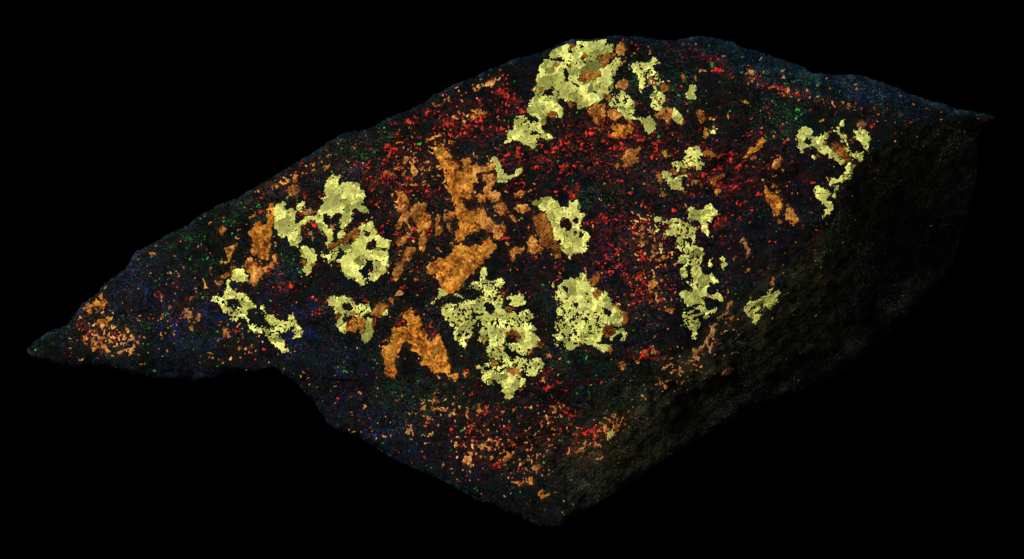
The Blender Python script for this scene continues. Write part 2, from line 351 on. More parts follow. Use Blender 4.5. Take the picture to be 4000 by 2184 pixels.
d C 1090,1190 1130,1185 1130,1220 1100,1225
d C 1250,1220 1310,1220 1310,1270 1270,1280
d C 990,1080 1070,1070 1110,1110 1000,1140
o G 330,720 430,700 490,740 480,840 440,900 400,980 370,1080 390,1160 370,1240 330,1220 260,1170 250,1090 250,940 230,910 250,900 330,900 320,830 340,770
o G 430,600 470,540 530,540 560,590 600,600 640,690 640,740 690,790 700,850 760,840 750,800 800,780 840,800 840,880 870,930 890,1000 880,1050 950,1110 920,1160 880,1190 820,1170 760,1180 700,1130 640,1090 650,1040 590,980 530,950 510,880 470,840 500,780 480,700 490,640 440,620
t G 870,1180 920,1190 1000,1180 1020,1220 980,1270 930,1240
t G 1045,1190 1075,1170 1095,1190 1070,1215
t G 365,380 410,355 460,370 440,405 380,405
t G 285,430 320,400 360,430 350,475 310,465
t G 490,160 530,140 550,150 520,175
t G 555,225 575,205 595,225 575,250
b D 1690,790 1760,720 1830,740 1830,790 1780,830 1760,870 1720,870 1670,850
t F 1550,230 1600,160 1640,170 1665,240 1630,320 1580,290
t F 1600,380 1640,345 1645,390 1610,405
t F 1550,610 1580,560 1630,530 1690,570 1680,630 1630,640 1560,640
b F 1060,760 1110,750 1130,800 1090,820
t F 1280,840 1340,790 1440,780 1460,850 1430,930 1370,1000 1340,980 1320,900
t F 1470,870 1530,830 1610,870 1620,910 1560,950 1490,920
o F 1500,1040 1560,990 1640,1000 1720,1010 1760,1050 1700,1090 1640,1120 1560,1120 1510,1090 1550,1050
b F 1970,620 2030,580 2100,590 2090,660 2050,670
t F 1950,900 2000,850 2090,800 2130,850 2110,960 2080,990 2030,940 1960,930
b F 1960,740 2000,740 2010,800 1970,790
t F 2220,500 2260,495 2260,540 2220,535
t F 2335,505 2375,495 2375,555 2340,545
t F 2350,850 2400,840 2435,880 2460,930 2470,960 2410,990 2380,950 2370,900
t F 2440,1010 2480,1040 2470,1130 2440,1130 2440,1060
b F 1420,700 1470,690 1520,710 1500,750 1440,740
t F 1650,940 1720,930 1730,970 1690,990
t I 330,560 370,500 400,460 530,450 530,490 460,520 510,560 490,610 430,620 390,665 330,650 350,600
t I 250,620 290,610 310,640 270,660
t F 250,580 320,550 340,580 300,620
t F 130,870 190,830 260,870 250,910 200,900
t F 350,560 420,500 440,490 400,550
t F 60,940 130,890 200,905 120,940
t I 1150,240 1200,260 1190,340 1170,370 1150,340
t I 1200,150 1270,140 1260,180 1220,180
t I 1400,90 1430,110 1425,180 1395,160
o I 1140,480 1200,480 1300,545 1220,540 1150,530
o I 1550,550 1580,500 1620,450 1680,440 1700,390 1750,340 1770,380 1750,430 1690,490 1640,500 1600,540 1560,560
t I 1620,570 1650,530 1680,535 1650,575
t I 1870,570 1920,555 1950,560 1930,600 1900,660 1870,690 1840,660 1860,620
t I 1930,660 1955,680 1940,700
t I 1840,735 1880,730 1870,750
t I 720,490 760,490 850,530 820,545 760,520
t I 1230,790 1280,740 1370,710 1370,740 1310,770 1270,800 1270,840 1240,830
d I 1035,800 1070,785 1145,790 1140,820 1060,825
t I 1265,890 1300,870 1335,890 1310,930 1270,920
b I 810,680 840,665 910,700 880,730 830,710
b I 930,690 970,660 990,690 960,730 930,720
b I 680,720 720,690 730,800 710,830 700,770
t I 540,810 580,800 560,840
t I 710,910 750,890 775,930 750,950
t I 950,870 975,880 970,915
o I 1760,820 1780,830 1810,890 1850,900 1920,970 1940,1010 1930,1090 1910,1140 1870,1150 1840,1090 1830,1030 1780,970 1770,900
t I 1980,1080 2040,1050 2070,1100 2130,1180 2120,1220 2060,1235 2010,1170 1980,1130
o I 1990,1015 2025,1010 2020,1040 1990,1035
t I 1895,1190 1930,1170 1955,1200 1930,1235 1900,1220
t I 1840,830 1880,810 1900,840 1860,860
t I 1880,890 1910,880 1920,905 1890,915
t I 1845,310 1870,310 1900,360 1880,370
b K 890,820 940,790 1010,810 1040,860 1100,940 1080,990 1030,980 970,920 920,870
b K 1070,760 1110,740 1130,780 1100,810
b K 820,790 860,800 850,830 825,820
b K 740,910 770,890 790,930 760,950
b K 860,670 890,670 890,720 860,710
t K 780,560 810,540 830,560 810,590
d K 1140,590 1200,560 1260,590 1240,630 1180,650 1140,620
t K 0,370 50,370 75,410 30,410
t K 60,50 100,60 130,110 80,120
d H 2050,600 2090,590 2100,650 2140,700 2120,790 2090,800 2090,720 2060,650
o H 2090,940 2130,885 2145,900 2110,950
d H 1960,770 1990,765 1990,800 1965,810
t H 2350,1060 2365,985 2385,1050 2370,1080 2330,1100
t H 1040,630 1060,610 1080,630 1050,650
b H 510,1000 600,930 640,930 620,1010 560,1080 530,1050
b H 740,1230 780,1260 820,1310 800,1310 740,1260
b H 560,1140 610,1100 650,1110 640,1160 600,1210 560,1190
t H 1190,810 1250,770 1320,780 1300,800 1220,830
o H 1110,1060 1180,1010 1200,1050 1150,1100 1120,1080
t H 1330,1180 1350,1190 1340,1230
t H 1290,1320 1360,1290 1360,1340 1290,1340
t H 1470,240 1500,250 1500,290 1475,280
d J 985,1080 1040,1020 1070,950 1170,860 1210,760 1260,680 1300,650 1290,700 1260,790 1180,870 1130,960 1050,1070 1010,1095
d J 1280,620 1380,540 1400,480 1460,430 1460,460 1420,530 1380,570 1300,640
d J 1400,620 1470,580 1450,640 1410,655
d J 790,1110 860,1075 850,1100 810,1115
d J 1360,1170 1400,1120 1480,1120 1420,1170 1380,1200 1330,1190
d J 1430,980 1510,960 1470,1000
t J 500,960 550,940 620,1000 590,1015 540,980
t J 610,940 640,920 670,940 650,980 620,975
t J 460,1050 500,1035 520,1050 510,1075 470,1075
t J 280,1090 330,1060 370,1090 380,1130 340,1150 300,1120
b J 130,780 140,710 220,690 270,740 240,800 180,830
b J 340,570 400,580 400,640 350,700 335,650
t J 210,890 250,890 240,960 210,1000 195,950
t J 790,530 850,530 850,570 790,575
t G 1880,990 1920,980 1940,1010 1910,1040
t G 1905,1130 1940,1120 1930,1150
t G 1840,1210 1880,1210 1870,1270 1830,1250
b G 1790,830 1850,870 1850,910 1810,920
b G 1700,980 1760,920 1770,960 1720,1000
t L 1180,240 1220,170 1245,165 1240,210 1265,240 1220,250 1205,220
t L 1500,200 1530,205 1510,230
t L 780,260 830,265 820,300 790,295
o L 750,400 780,410 770,430
t L 780,450 830,395 840,410 800,455
t L 1100,600 1160,590 1170,650 1130,690 1100,650
d L 1200,510 1260,505 1270,550 1230,560
t L 1020,490 1045,480 1040,540 1015,525
t L 910,680 930,645 945,690 920,705
t L 1420,640 1470,560 1510,590 1490,620 1450,660
t L 1540,690 1580,650 1600,670 1560,695
t L 1650,700 1700,680 1740,700 1720,730 1690,715
t L 1640,800 1660,770 1690,800 1680,840 1645,840
t L 1490,790 1520,820 1600,800 1600,830 1560,860 1510,830
o L 1710,910 1740,880 1780,920 1820,910 1820,935 1750,945
t L 1990,310 2010,330 1995,350
t L 1840,190 1880,175 1880,215 1850,240
t L 2240,330 2290,340 2330,390 2280,400
t L 2330,300 2380,320 2400,400 2350,380
t L 2180,470 2220,480 2200,495
d L 2170,620 2230,630 2280,590 2280,620 2220,655
t L 240,190 275,160 280,185 250,210
t L 210,75 245,65 240,95
d L 130,105 155,100 150,130
d L 140,220 170,230 160,260
o B 985,380 1030,370 1055,395 1030,440 1000,430
o B 930,470 970,440 1010,460 1080,440 1060,490 1000,520 990,490 920,500
t B 845,520 880,490 905,515 930,560 910,590 880,560
t B 980,640 1030,620 1050,650 1030,690 980,690
t B 1050,650 1080,600 1115,620 1110,660 1060,695
t B 825,790 870,780 890,830 850,880 825,840
d B 915,820 940,820 935,880 915,870
o B 1030,810 1065,815 1060,840 1030,835
t B 1085,850 1120,835 1130,860 1095,885
t B 920,930 960,900 990,940 940,970
t B 1070,900 1120,940 1090,980 1065,950
t B 1300,970 1325,960 1335,985 1305,1005
t B 1320,850 1340,840 1345,870
t B 1235,790 1260,785 1275,800 1255,810
t B 1215,870 1260,880 1230,910
t B 780,1050 830,1010 860,1020 800,1060
d B 1850,520 1890,530 1930,590 1940,630 1880,630 1850,600 1870,570
d B 1960,640 2000,590 2030,630 1990,650
t B 1910,710 1945,700 1940,765 1905,750
t B 1770,310 1800,300 1810,330 1790,345
d B 1740,150 1770,145 1820,200 1800,195
d B 2100,140 2130,110 2130,160 2110,195
t B 2040,240 2065,235 2060,280 2090,320 2060,340 2050,290
t B 2075,960 2120,955 2130,980 2090,985
t B 2510,900 2540,890 2545,925
d B 2240,720 2300,710 2280,800 2250,795
d B 1390,1060 1470,1090 1460,1115 1420,1100
o B 1040,280 1080,290 1060,350 1030,330
t A 1480,1000 1550,990 1560,1020 1510,1030
"""
# soft zones of scattered grains: kind, centre x, y, half sizes, turn (degrees), density; in units of the 2576-wide view
ZONES = """
R 1270 250 50 25 0 .9|R 1190 330 80 20 0 .9|R 1140 300 60 20 0 .7|R 1060 290 60 15 -20 .7|R 1000 370 40 20 0 .8|R 965 408 18 12 0 1.6
R 1410 380 110 25 -10 1.0|R 1330 400 60 20 0 .7|R 1480 360 80 20 0 .8|R 1560 370 80 30 10 .6|R 1640 345 20 12 40 1.5|R 1440 490 10 20 0 1.5
R 1605 120 18 10 0 1.4|R 1680 115 15 8 30 1|R 1760 140 50 13 30 1.1|R 1840 175 50 13 25 1.2|R 1900 190 40 10 25 1.0|R 1980 232 60 10 15 .8
R 1930 290 12 35 0 1.3|R 1910 335 22 12 0 1.1|R 1955 350 36 8 22 1.2|R 1830 400 60 15 0 .7|R 1765 440 40 13 10 1.3|R 1800 420 60 18 0 .9
R 1860 450 30 25 0 .7|R 1815 480 25 18 0 1.0|R 1812 560 18 40 10 .9|R 2055 590 9 16 0 1.2|R 2192 312 13 18 0 1.3|R 2150 405 18 7 0 1.5|R 2112 450 25 12 0 .8
R 1550 660 28 22 0 .9|R 1600 720 26 36 0 1.0|R 1660 760 22 18 0 .8|R 1560 560 50 40 0 .5|R 1700 570 40 20 0 .6|R 1605 890 40 14 0 1.2|R 1645 890 30 18 0 1.0
R 1480 1130 60 30 0 .45|R 1400 1030 60 35 0 .45|R 1300 1150 90 40 0 .4|R 1240 1170 30 20 0 .9|R 1220 1100 80 30 0 .6|R 1510 1085 26 9 0 1.3|R 1440 1130 14 12 0 1.6
R 1370 950 40 30 0 .7|R 1460 1090 40 20 0 .8|R 1010 800 26 16 0 .8|R 905 750 20 12 0 1.1|R 715 720 40 12 0 1.0|R 240 838 26 10 -30 1.4|R 205 815 10 16 0 1
R 280 850 20 14 0 .8|R 790 565 14 26 0 .9|R 772 583 9 14 0 1.3|R 1260 590 26 12 0 1.2|R 1045 585 20 18 0 1.2|R 1130 400 30 24 0 .8|R 1060 530 36 60 0 .55
R 950 440 60 30 0 .6|R 1290 480 24 12 0 .8|R 1000 620 16 40 0 .6|R 1083 828 12 16 0 1.5|R 1025 362 16 12 0 1.4|R 800 760 24 50 0 .4|R 1200 1040 60 30 0 .4
R 1330 260 90 40 0 .25|R 1700 260 120 60 0 .2|R 1350 640 300 200 0 .2|R 700 480 120 60 -25 .45|R 620 430 60 20 -30 .5|R 400 780 160 80 0 .2|R 1250 980 300 160 0 .2
R 480 740 50 30 0 .35|R 640 700 60 40 0 .3|R 1750 560 220 140 0 .28|R 2020 420 120 80 0 .28|R 2480 305 14 8 0 .9|R 1420 420 160 40 0 .5|R 1530 300 120 40 0 .2
O 1200 222 70 16 -20 .9|O 1100 258 60 13 -25 .9|O 1170 288 60 12 -10 1.0|O 1260 240 40 12 -20 .5|O 700 462 60 20 -25 .8|O 800 400 50 16 -30 .5|O 900 335 60 10 -25 .4
O 270 850 60 36 0 1.5|O 235 770 32 22 -20 1.3|O 325 870 26 26 0 1.5|R 250 850 50 30 0 .7|R 215 790 20 30 0 .7|O 480 795 26 18 0 .6|O 640 480 60 12 -28 .6|O 1614 563 36 46 0 1.0|O 1639 738 40 46 0 .9|O 1640 640 40 40 0 .6
O 1092 1022 50 26 0 .9|O 942 1094 50 12 8 1.3|O 1032 1080 28 18 0 .9|O 1407 1050 50 36 0 .8|O 1542 1065 32 24 0 1.2|O 1350 1190 40 34 0 .7|O 1212 1130 60 34 0 .5
O 610 868 60 36 0 .75|O 1885 192 36 12 25 .7|O 1962 228 40 12 15 .5|O 2060 250 50 12 10 .4|O 2125 262 50 12 8 .5|R 1870 190 60 12 25 .8|R 1980 232 70 12 15 .6|O 2205 285 28 18 0 .8|O 702 905 30 30 0 .6
O 400 780 60 100 0 .3|O 340 700 40 40 0 .35|O 830 640 14 26 0 .7|O 1080 420 60 40 0 .4|O 1320 1120 160 60 0 .35|O 1700 940 80 60 -40 .5|O 1000 500 40 40 0 .3
O 1160 1050 120 60 0 .3|O 1500 1100 60 20 -25 .8|O 770 950 40 16 30 .6|O 1890 590 8 40 0 .4|O 1350 700 200 100 0 .12|O 450 600 40 30 -30 .4|O 560 900 60 14 0 .4
G 1600 190 30 40 0 .8|G 1700 240 50 60 0 .8|G 1980 292 30 18 0 1.3|G 1960 335 24 16 0 .8|G 1500 500 60 30 0 .8|G 580 562 24 14 0 1.2|G 640 530 60 30 0 .6|G 500 600 50 14 0 .9
G 412 620 20 7 0 1.4|G 900 390 70 36 0 .6|G 1000 340 80 20 0 .5|G 1112 390 16 6 0 1.5|G 1150 398 9 9 0 2|G 1045 362 10 4 0 1.8|G 1420 900 70 30 0 .7|G 1050 990 90 40 0 .55
G 1525 1050 8 11 0 1.8|G 1590 630 40 40 0 .4|G 1000 810 9 14 0 1.6|G 720 640 26 60 0 .7|G 2010 270 8 8 0 1.8|G 500 700 100 60 0 .5|G 1350 300 60 20 0 .5|G 1900 760 80 40 0 .4
G 1300 900 400 250 0 .2|G 800 600 400 300 0 .22|G 2000 300 200 60 15 .35|G 1600 400 200 100 0 .3|G 420 850 200 60 0 .3|G 1500 760 100 60 0 .3|G 1560 980 60 60 0 .4
B 892 425 6 22 12 2|B 864 456 7 6 0 2|B 918 418 12 8 0 1.2|B 775 800 40 50 0 .8|B 1175 1192 22 14 0 1.6|B 1732 119 5 3 0 2|B 500 790 120 70 0 .5|B 380 720 80 60 0 .6
B 430 850 100 40 0 .5|B 700 700 50 90 0 .4|B 860 900 80 60 0 .5|B 745 870 40 40 0 .6|B 2050 380 60 60 0 .15|B 1600 640 400 200 0 .12|B 880 640 30 80 0 .3|B 1000 1100 150 60 25 .4
O 1620 1010 60 26 -40 .6|O 1720 930 70 34 -45 .6|O 1800 860 60 34 -45 .55|O 1540 1080 50 20 -35 .8|O 1470 1130 40 14 -30 .7|O 1880 800 60 24 -50 .4
O 1860 188 50 10 25 .35|O 1940 225 60 10 18 .3|R 1800 160 70 16 28 .8|R 1900 200 70 16 22 .8|R 2000 240 80 14 14 .7|R 2110 265 60 10 8 .6|O 2110 262 70 10 8 .3
R 1430 385 150 30 -8 .5|R 1560 350 120 50 0 .5|R 1240 270 120 40 -20 .5|R 1750 420 160 60 0 .45|R 1600 680 120 120 0 .4|R 1330 1110 200 90 0 .15|R 1020 430 120 80 0 .35
O 1980 195 150 26 20 .45|O 2250 255 120 20 20 .4|G 2000 190 200 30 20 .6|B 2050 200 250 30 20 .5
R 1000 560 160 160 0 .3|R 1500 560 300 180 0 .3|R 1350 330 300 80 -8 .3|R 1750 380 260 120 10 .3|R 1350 1080 240 120 0 .12|R 850 520 200 120 -25 .3|R 700 780 200 80 0 .2
O 1000 400 140 80 -20 .25|O 1250 300 200 60 -15 .15|O 750 450 120 50 -28 .1|O 1250 1100 220 90 10 .3|O 1650 620 80 160 0 .4|O 450 800 120 80 0 .3|O 1060 540 80 100 0 .35
"""
# ------------------------------------------------------------------ shape of the rock: depth towards the camera over the traced view
d0, _ = line_dist(SIL, True)
sdf = np.where(inside(SIL, GX, GY), d0, -d0)
sdf = up8(sdf, ST) + noise(60) * 1.4 + noise(22) * 0.9 + noise(10) * 0.6
def side(pts, flip):
    b, s = line_dist(pts)
    return blur(up8(b * s * (-1 if flip else 1), ST), 10)
dR = side(RIDGE_RIGHT, True) + (noise(220) * 22 + noise(70) * 7) * np.clip((YY - 850) / 250, .3, 1)
dT = side(RIDGE_TOP, True) + noise(120) * 8 + noise(40) * 4
dL = side(RIDGE_LEFT, True) + noise(160) * 8
dU = side(RIDGE_UNDER, False) + noise(80) * 5
dU = np.where(XX > 1120, -200, dU); dU = blur(dU.astype(np.float32), 12)
dT = np.where(XX < 2380, np.minimum(dT, -20), dT)
Wm = 0.50 * (YY - 1092) + 0.05 * (XX - 2000)
sR = 12 + 52 * np.clip((YY - 800) / 400, 0, 1)
Wm = Wm - 0.92 * softplus(dR, sR) - 0.12 * softplus(dR - 190, 60)
Wm = Wm - 1.5 * softplus(dT, 10)
Wm = Wm - 0.6 * softplus(dL, 18)
Wm = Wm - 1.25 * softplus(dU, 10)
rim = np.clip(1 - sdf / 26, 0, 1.3)
Wm = Wm - 30 * rim ** 2
ang = -35
Wm = Wm + noise(520) * 16 + noise(200) * 6 + noise(80) * 2.2 + noise(34) * 0.8
facets = np.abs(noise(150, 20, 2.5)); Wm = Wm - 7 * np.exp(-(facets / 0.16) ** 2)     # shallow fracture grooves
rough = noise(14) * 0.30 + noise(7) * 0.12
streak = noise(20, -42, 5.0) * 0.7 + noise(90, -42, 4.0) * 2.5                                                   # splintery break on the right flank
fl = np.clip(dR / 60, 0, 1) * .6
fine_ = Wm - blur(Wm.astype(np.float32), 60)
Wm = Wm - fine_ * np.clip(dR / 80, 0, 1) * .55
W = (Wm + noise(22, 15, 3) * 2.2 * np.clip(dT / 20, 0, 1) + rough * (1 + 0.6 * fl) + streak * fl).astype(np.float32)

# ground level: the lowest corner of the rock touches it
ti, tj = 2050 // S, 2180 // S
zt = pos(np.array([2180.0]), np.array([2050.0]), np.array([W[ti, tj] - 40.0]))[0, 2]
DZ = zt                                  # the ground is this high in trace space
def ray_ground(px, py):
    dz = FW[2] - UP[2] * (py - 1092) / DIST
    t = (DZ - CAM[2]) / dz
    return DIST - t / U                  # depth value at which the ray meets the ground
WG = ray_ground(XX, YY)
W = np.maximum(W, WG + 4).astype(np.float32)
OFFZ = np.array([0, 0, 0.0])

# ------------------------------------------------------------------ materials
def nodes(name):
    m = bpy.data.materials.new(name); m.use_nodes = True
    nt = m.node_tree; return m, nt, nt.nodes['Principled BSDF']
def N(nt, t, **kw):
    n = nt.nodes.new(t)
    for k, v in kw.items():
        if k.startswith('i_'): n.inputs[k[2:].replace('_', ' ')].default_value = v
        else: setattr(n, k, v)
    return n
def mathn(nt, op, a, b=None, clamp=False):
    n = nt.nodes.new('ShaderNodeMath'); n.operation = op; n.use_clamp = clamp
    for i, v in enumerate((a, b)):
        if v is None: continue
        if isinstance(v, (int, float)): n.inputs[i].default_value = v
        else: nt.links.new(v, n.inputs[i])
    return n.outputs[0]
def vmul(nt, col, fac):
    n = nt.nodes.new('ShaderNodeVectorMath'); n.operation = 'SCALE'
    nt.links.new(col, n.inputs[0])
    if isinstance(fac, (int, float)): n.inputs['Scale'].default_value = fac
    else: nt.links.new(fac, n.inputs['Scale'])
    return n.outputs[0]
def vadd(nt, a, b):
    n = nt.nodes.new('ShaderNodeVectorMath'); n.operation = 'ADD'
    nt.links.new(a, n.inputs[0]); nt.links.new(b, n.inputs[1]); return n.outputs[0]

def mineral_mat(name, bump=0.25, rough=0.55, spec=0.25, grain=2600, vary=0.35):
    m, nt, p = nodes(name); L = nt.links.new
    at = N(nt, 'ShaderNodeAttribute', attribute_name='tint')
    tc = N(nt, 'ShaderNodeTexCoord')
    n1 = N(nt, 'ShaderNodeTexNoise', i_Scale=grain, i_Detail=3.0, i_Roughness=0.6); L(tc.outputs['Object'], n1.inputs['Vector'])
    n2 = N(nt, 'ShaderNodeTexNoise', i_Scale=420.0, i_Detail=4.0, i_Roughness=0.65); L(tc.outputs['Object'], n2.inputs['Vector'])
    s = mathn(nt, 'ADD', mathn(nt, 'MULTIPLY', n1.outputs[0], vary), mathn(nt, 'MULTIPLY', n2.outputs[0], vary * 1.3))
    s = mathn(nt, 'ADD', s, 1.0 - vary * 1.15)
    L(vmul(nt, at.outputs['Color'], s), p.inputs['Base Color'])
    p.inputs['Roughness'].default_value = rough; p.inputs['Specular IOR Level'].default_value = spec
    b = N(nt, 'ShaderNodeBump', i_Strength=bump, i_Distance=0.0004)
    h = mathn(nt, 'ADD', n1.outputs[0], mathn(nt, 'MULTIPLY', n2.outputs[0], 2.0))
    L(h, b.inputs['Height']); L(b.outputs[0], p.inputs['Normal'])
    return m
M_YEL = mineral_mat('pale_yellow_mineral', 0.10, 0.6, 0.03, vary=0.32)
M_ORA = mineral_mat('orange_mineral', 0.16, 0.6, 0.03, vary=0.5)
M_FLK = mineral_mat('coloured_fleck_mineral', 0.3, 0.7, 0.1)

def rock_mat():
    m, nt, p = nodes('dark_rock'); L = nt.links.new
    tc = N(nt, 'ShaderNodeTexCoord'); co = tc.outputs['Object']
    zone = N(nt, 'ShaderNodeAttribute', attribute_name='zone')
    # base: nearly black with faint mottling
    n = N(nt, 'ShaderNodeTexNoise', i_Scale=160.0, i_Detail=6.0, i_Roughness=0.7); L(co, n.inputs['Vector'])
    r = N(nt, 'ShaderNodeValToRGB'); L(n.outputs[0], r.inputs[0])
    r.color_ramp.elements[0].position = 0.35; r.color_ramp.elements[0].color = (0.0001, 0.00015, 0.00015, 1)
    r.color_ramp.elements[1].position = 0.75; r.color_ramp.elements[1].color = (0.0018, 0.0024, 0.0022, 1)
    # bright dust-size specks
    col = r.outputs[0]
    for sc_, thr, a, b, amp in ((2600.0, 0.70, (0.05, 0.11, 0.13, 1), (0.03, 0.13, 0.04, 1), 1.3), (1500.0, 0.84, (0.06, 0.12, 0.17, 1), (0.16, 0.05, 0.025, 1), 1.1)):
        v = N(nt, 'ShaderNodeTexVoronoi', i_Scale=sc_); L(co, v.inputs['Vector'])
        sp = N(nt, 'ShaderNodeSeparateColor'); L(v.outputs['Color'], sp.inputs[0])
        k = mathn(nt, 'MULTIPLY', mathn(nt, 'SUBTRACT', sp.outputs[0], thr), 1 / (1 - thr), True)
        k = mathn(nt, 'POWER', k, 2.0)
        near = mathn(nt, 'SUBTRACT', 1.0, mathn(nt, 'MULTIPLY', v.outputs['Distance'], 1.6), True)
        cl = N(nt, 'ShaderNodeTexNoise', i_Scale=42.0, i_Detail=6.0, i_Roughness=0.7); L(co, cl.inputs['Vector'])
        dens = mathn(nt, 'MULTIPLY', mathn(nt, 'SUBTRACT', cl.outputs[0], 0.50), 7.0, True)
        k = mathn(nt, 'MULTIPLY', mathn(nt, 'MULTIPLY', k, near), mathn(nt, 'MULTIPLY', dens, amp * 1.05))
        mx = N(nt, 'ShaderNodeMix', data_type='RGBA'); L(sp.outputs[1], mx.inputs[0])
        mx.inputs[6].default_value = a; mx.inputs[7].default_value = b
        col = vadd(nt, col, vmul(nt, mx.outputs[2], k))
        if sc_ > 2000:                                   # faint clouds of tinted dust, plus flank and rim sheen painted in
            col = vadd(nt, col, vmul(nt, zone.outputs['Color'], mathn(nt, 'ADD', mathn(nt, 'MULTIPLY', mathn(nt, 'MULTIPLY', mathn(nt, 'POWER', sp.outputs[2], 6.0), near), 12.0), 0.03)))
    tint_and_sheen = N(nt, 'ShaderNodeAttribute', attribute_name='tint_and_sheen')   # mineral tints, plus sheen, glints and glow painted as colour
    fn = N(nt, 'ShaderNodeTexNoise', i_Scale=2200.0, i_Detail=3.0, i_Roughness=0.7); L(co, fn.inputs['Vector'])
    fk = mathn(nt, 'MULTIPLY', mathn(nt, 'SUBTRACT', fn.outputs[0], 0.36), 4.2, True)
    col = vadd(nt, col, vmul(nt, tint_and_sheen.outputs['Color'], fk))
    L(col, p.inputs['Base Color'])
    p.inputs['Roughness'].default_value = 0.62
    p.inputs['Specular IOR Level'].default_value = 0.03
    p.inputs['Sheen Weight'].default_value = 0.004
    p.inputs['Sheen Tint'].default_value = (0.35, 0.65, 1.0, 1)
    p.inputs['Sheen Roughness'].default_value = 0.4
    nb = N(nt, 'ShaderNodeTexNoise', i_Scale=1400.0, i_Detail=5.0, i_Roughness=0.7); L(co, nb.inputs['Vector'])
    b = N(nt, 'ShaderNodeBump', i_Strength=0.7, i_Distance=0.0005); L(nb.outputs[0], b.inputs['Height']); L(b.outputs[0], p.inputs['Normal'])
    return m
M_ROCK = rock_mat()
m, nt, p = nodes('black_velvet')
tc = N(nt, 'ShaderNodeTexCoord'); nz = N(nt, 'ShaderNodeTexNoise', i_Scale=300.0, i_Detail=3.0); nt.links.new(tc.outputs['Object'], nz.inputs['Vector'])
rp = N(nt, 'ShaderNodeValToRGB'); nt.links.new(nz.outputs[0], rp.inputs[0])
rp.color_ramp.elements[0].color = (0.00001, 0.00001, 0.00001, 1); rp.color_ramp.elements[1].color = (0.00006, 0.00006, 0.00007, 1)
nt.links.new(rp.outputs[0], p.inputs['Base Color']); p.inputs['Roughness'].default_value = 1.0; p.inputs['Specular IOR Level'].default_value = 0.0
M_GND = m

# ------------------------------------------------------------------ mesh helpers
def link(name, me, mat, parent):
    o = bpy.data.objects.new(name, me); sc.collection.objects.link(o)
    me.materials.append(mat); o.parent = parent
    return o
def make_mesh(name, V, F, attr=None, col=None, smooth=True):
    me = bpy.data.meshes.new(name)
    me.vertices.add(len(V)); me.vertices.foreach_set('co', np.ascontiguousarray(V, np.float32).ravel())
    F = np.asarray(F, np.int32)
    me.loops.add(F.size); me.loops.foreach_set('vertex_index', F.ravel())
    me.polygons.add(len(F))
    me.polygons.foreach_set('loop_start', np.arange(0, F.size, 4, dtype=np.int32))
    me.polygons.foreach_set('use_smooth', np.full(len(F), smooth))
    if attr:
        a = me.attributes.new(attr, 'FLOAT_COLOR', 'POINT')
        c = np.ones((len(V), 4), np.float32); c[:, :3] = col
        a.data.foreach_set('color', c.ravel())
    me.update(calc_edges=True); me.validate()
    return me

# ground
root = bpy.data.objects.new('mineral_rock', None); sc.collection.objects.link(root)
base = pos(np.array([2180.0]), np.array([2050.0]), np.array([WG[ti, tj]]))[0]
root.location = (0, 0, float(DZ)); ROOT = np.array([0, 0, DZ])
root['label'] = 'rough dark wedge-shaped rock covered in glowing yellow, orange and red crystal patches'
root['category'] = 'rock'
n = 30; xs = np.linspace(-3, 3, n); gx, gy = np.meshgrid(xs, xs)
V = np.stack([gx.ravel(), gy.ravel(), np.zeros(n * n)], 1)
i = np.arange(n * n).reshape(n, n)
F = np.stack([i[:-1, :-1], i[:-1, 1:], i[1:, 1:], i[1:, :-1]], -1).reshape(-1, 4)
g = link('ground', make_mesh('ground', V, F), M_GND, None); g.location = (0, 0, float(DZ) - 0.0003)
g['label'] = 'plain black cloth the rock rests on'; g['category'] = 'ground'; g['kind'] = 'structure'

def components(mask):
    """connected pieces of a mask (4-neighbour), by run merging"""
    lab = np.zeros(mask.shape, np.int32); par = [0]
    def find(a):
        while par[a] != a:
            par[a] = par[par[a]]; a = par[a]
        return a
    prev = []
    for r in range(mask.shape[0]):
        row = mask[r]
        if not row.any(): prev = []; continue
        d = np.flatnonzero(np.diff(np.concatenate(([0], row.astype(np.int8), [0]))))
        cur = []; pi = 0
        for a, b in zip(d[0::2].tolist(), d[1::2].tolist()):
            l = 0
            while pi < len(prev) and prev[pi][1] <= a: pi += 1
            q = pi
            while q < len(prev) and prev[q][0] < b:
                t = find(prev[q][2])
                if not l: l = t
                elif l != t: par[max(l, t)] = min(l, t); l = min(l, t)
                q += 1
            if not l: par.append(len(par)); l = len(par) - 1
            lab[r, a:b] = l; cur.append((a, b, l))
        prev = cur
    rt = np.array([find(i) for i in range(len(par))], np.int32)
    return rt[lab]

def sieve(mask, n):
    """drop pieces smaller than n map cells"""
    c = components(mask); k = np.bincount(c.ravel()) >= n; k[0] = False
    return k[c]

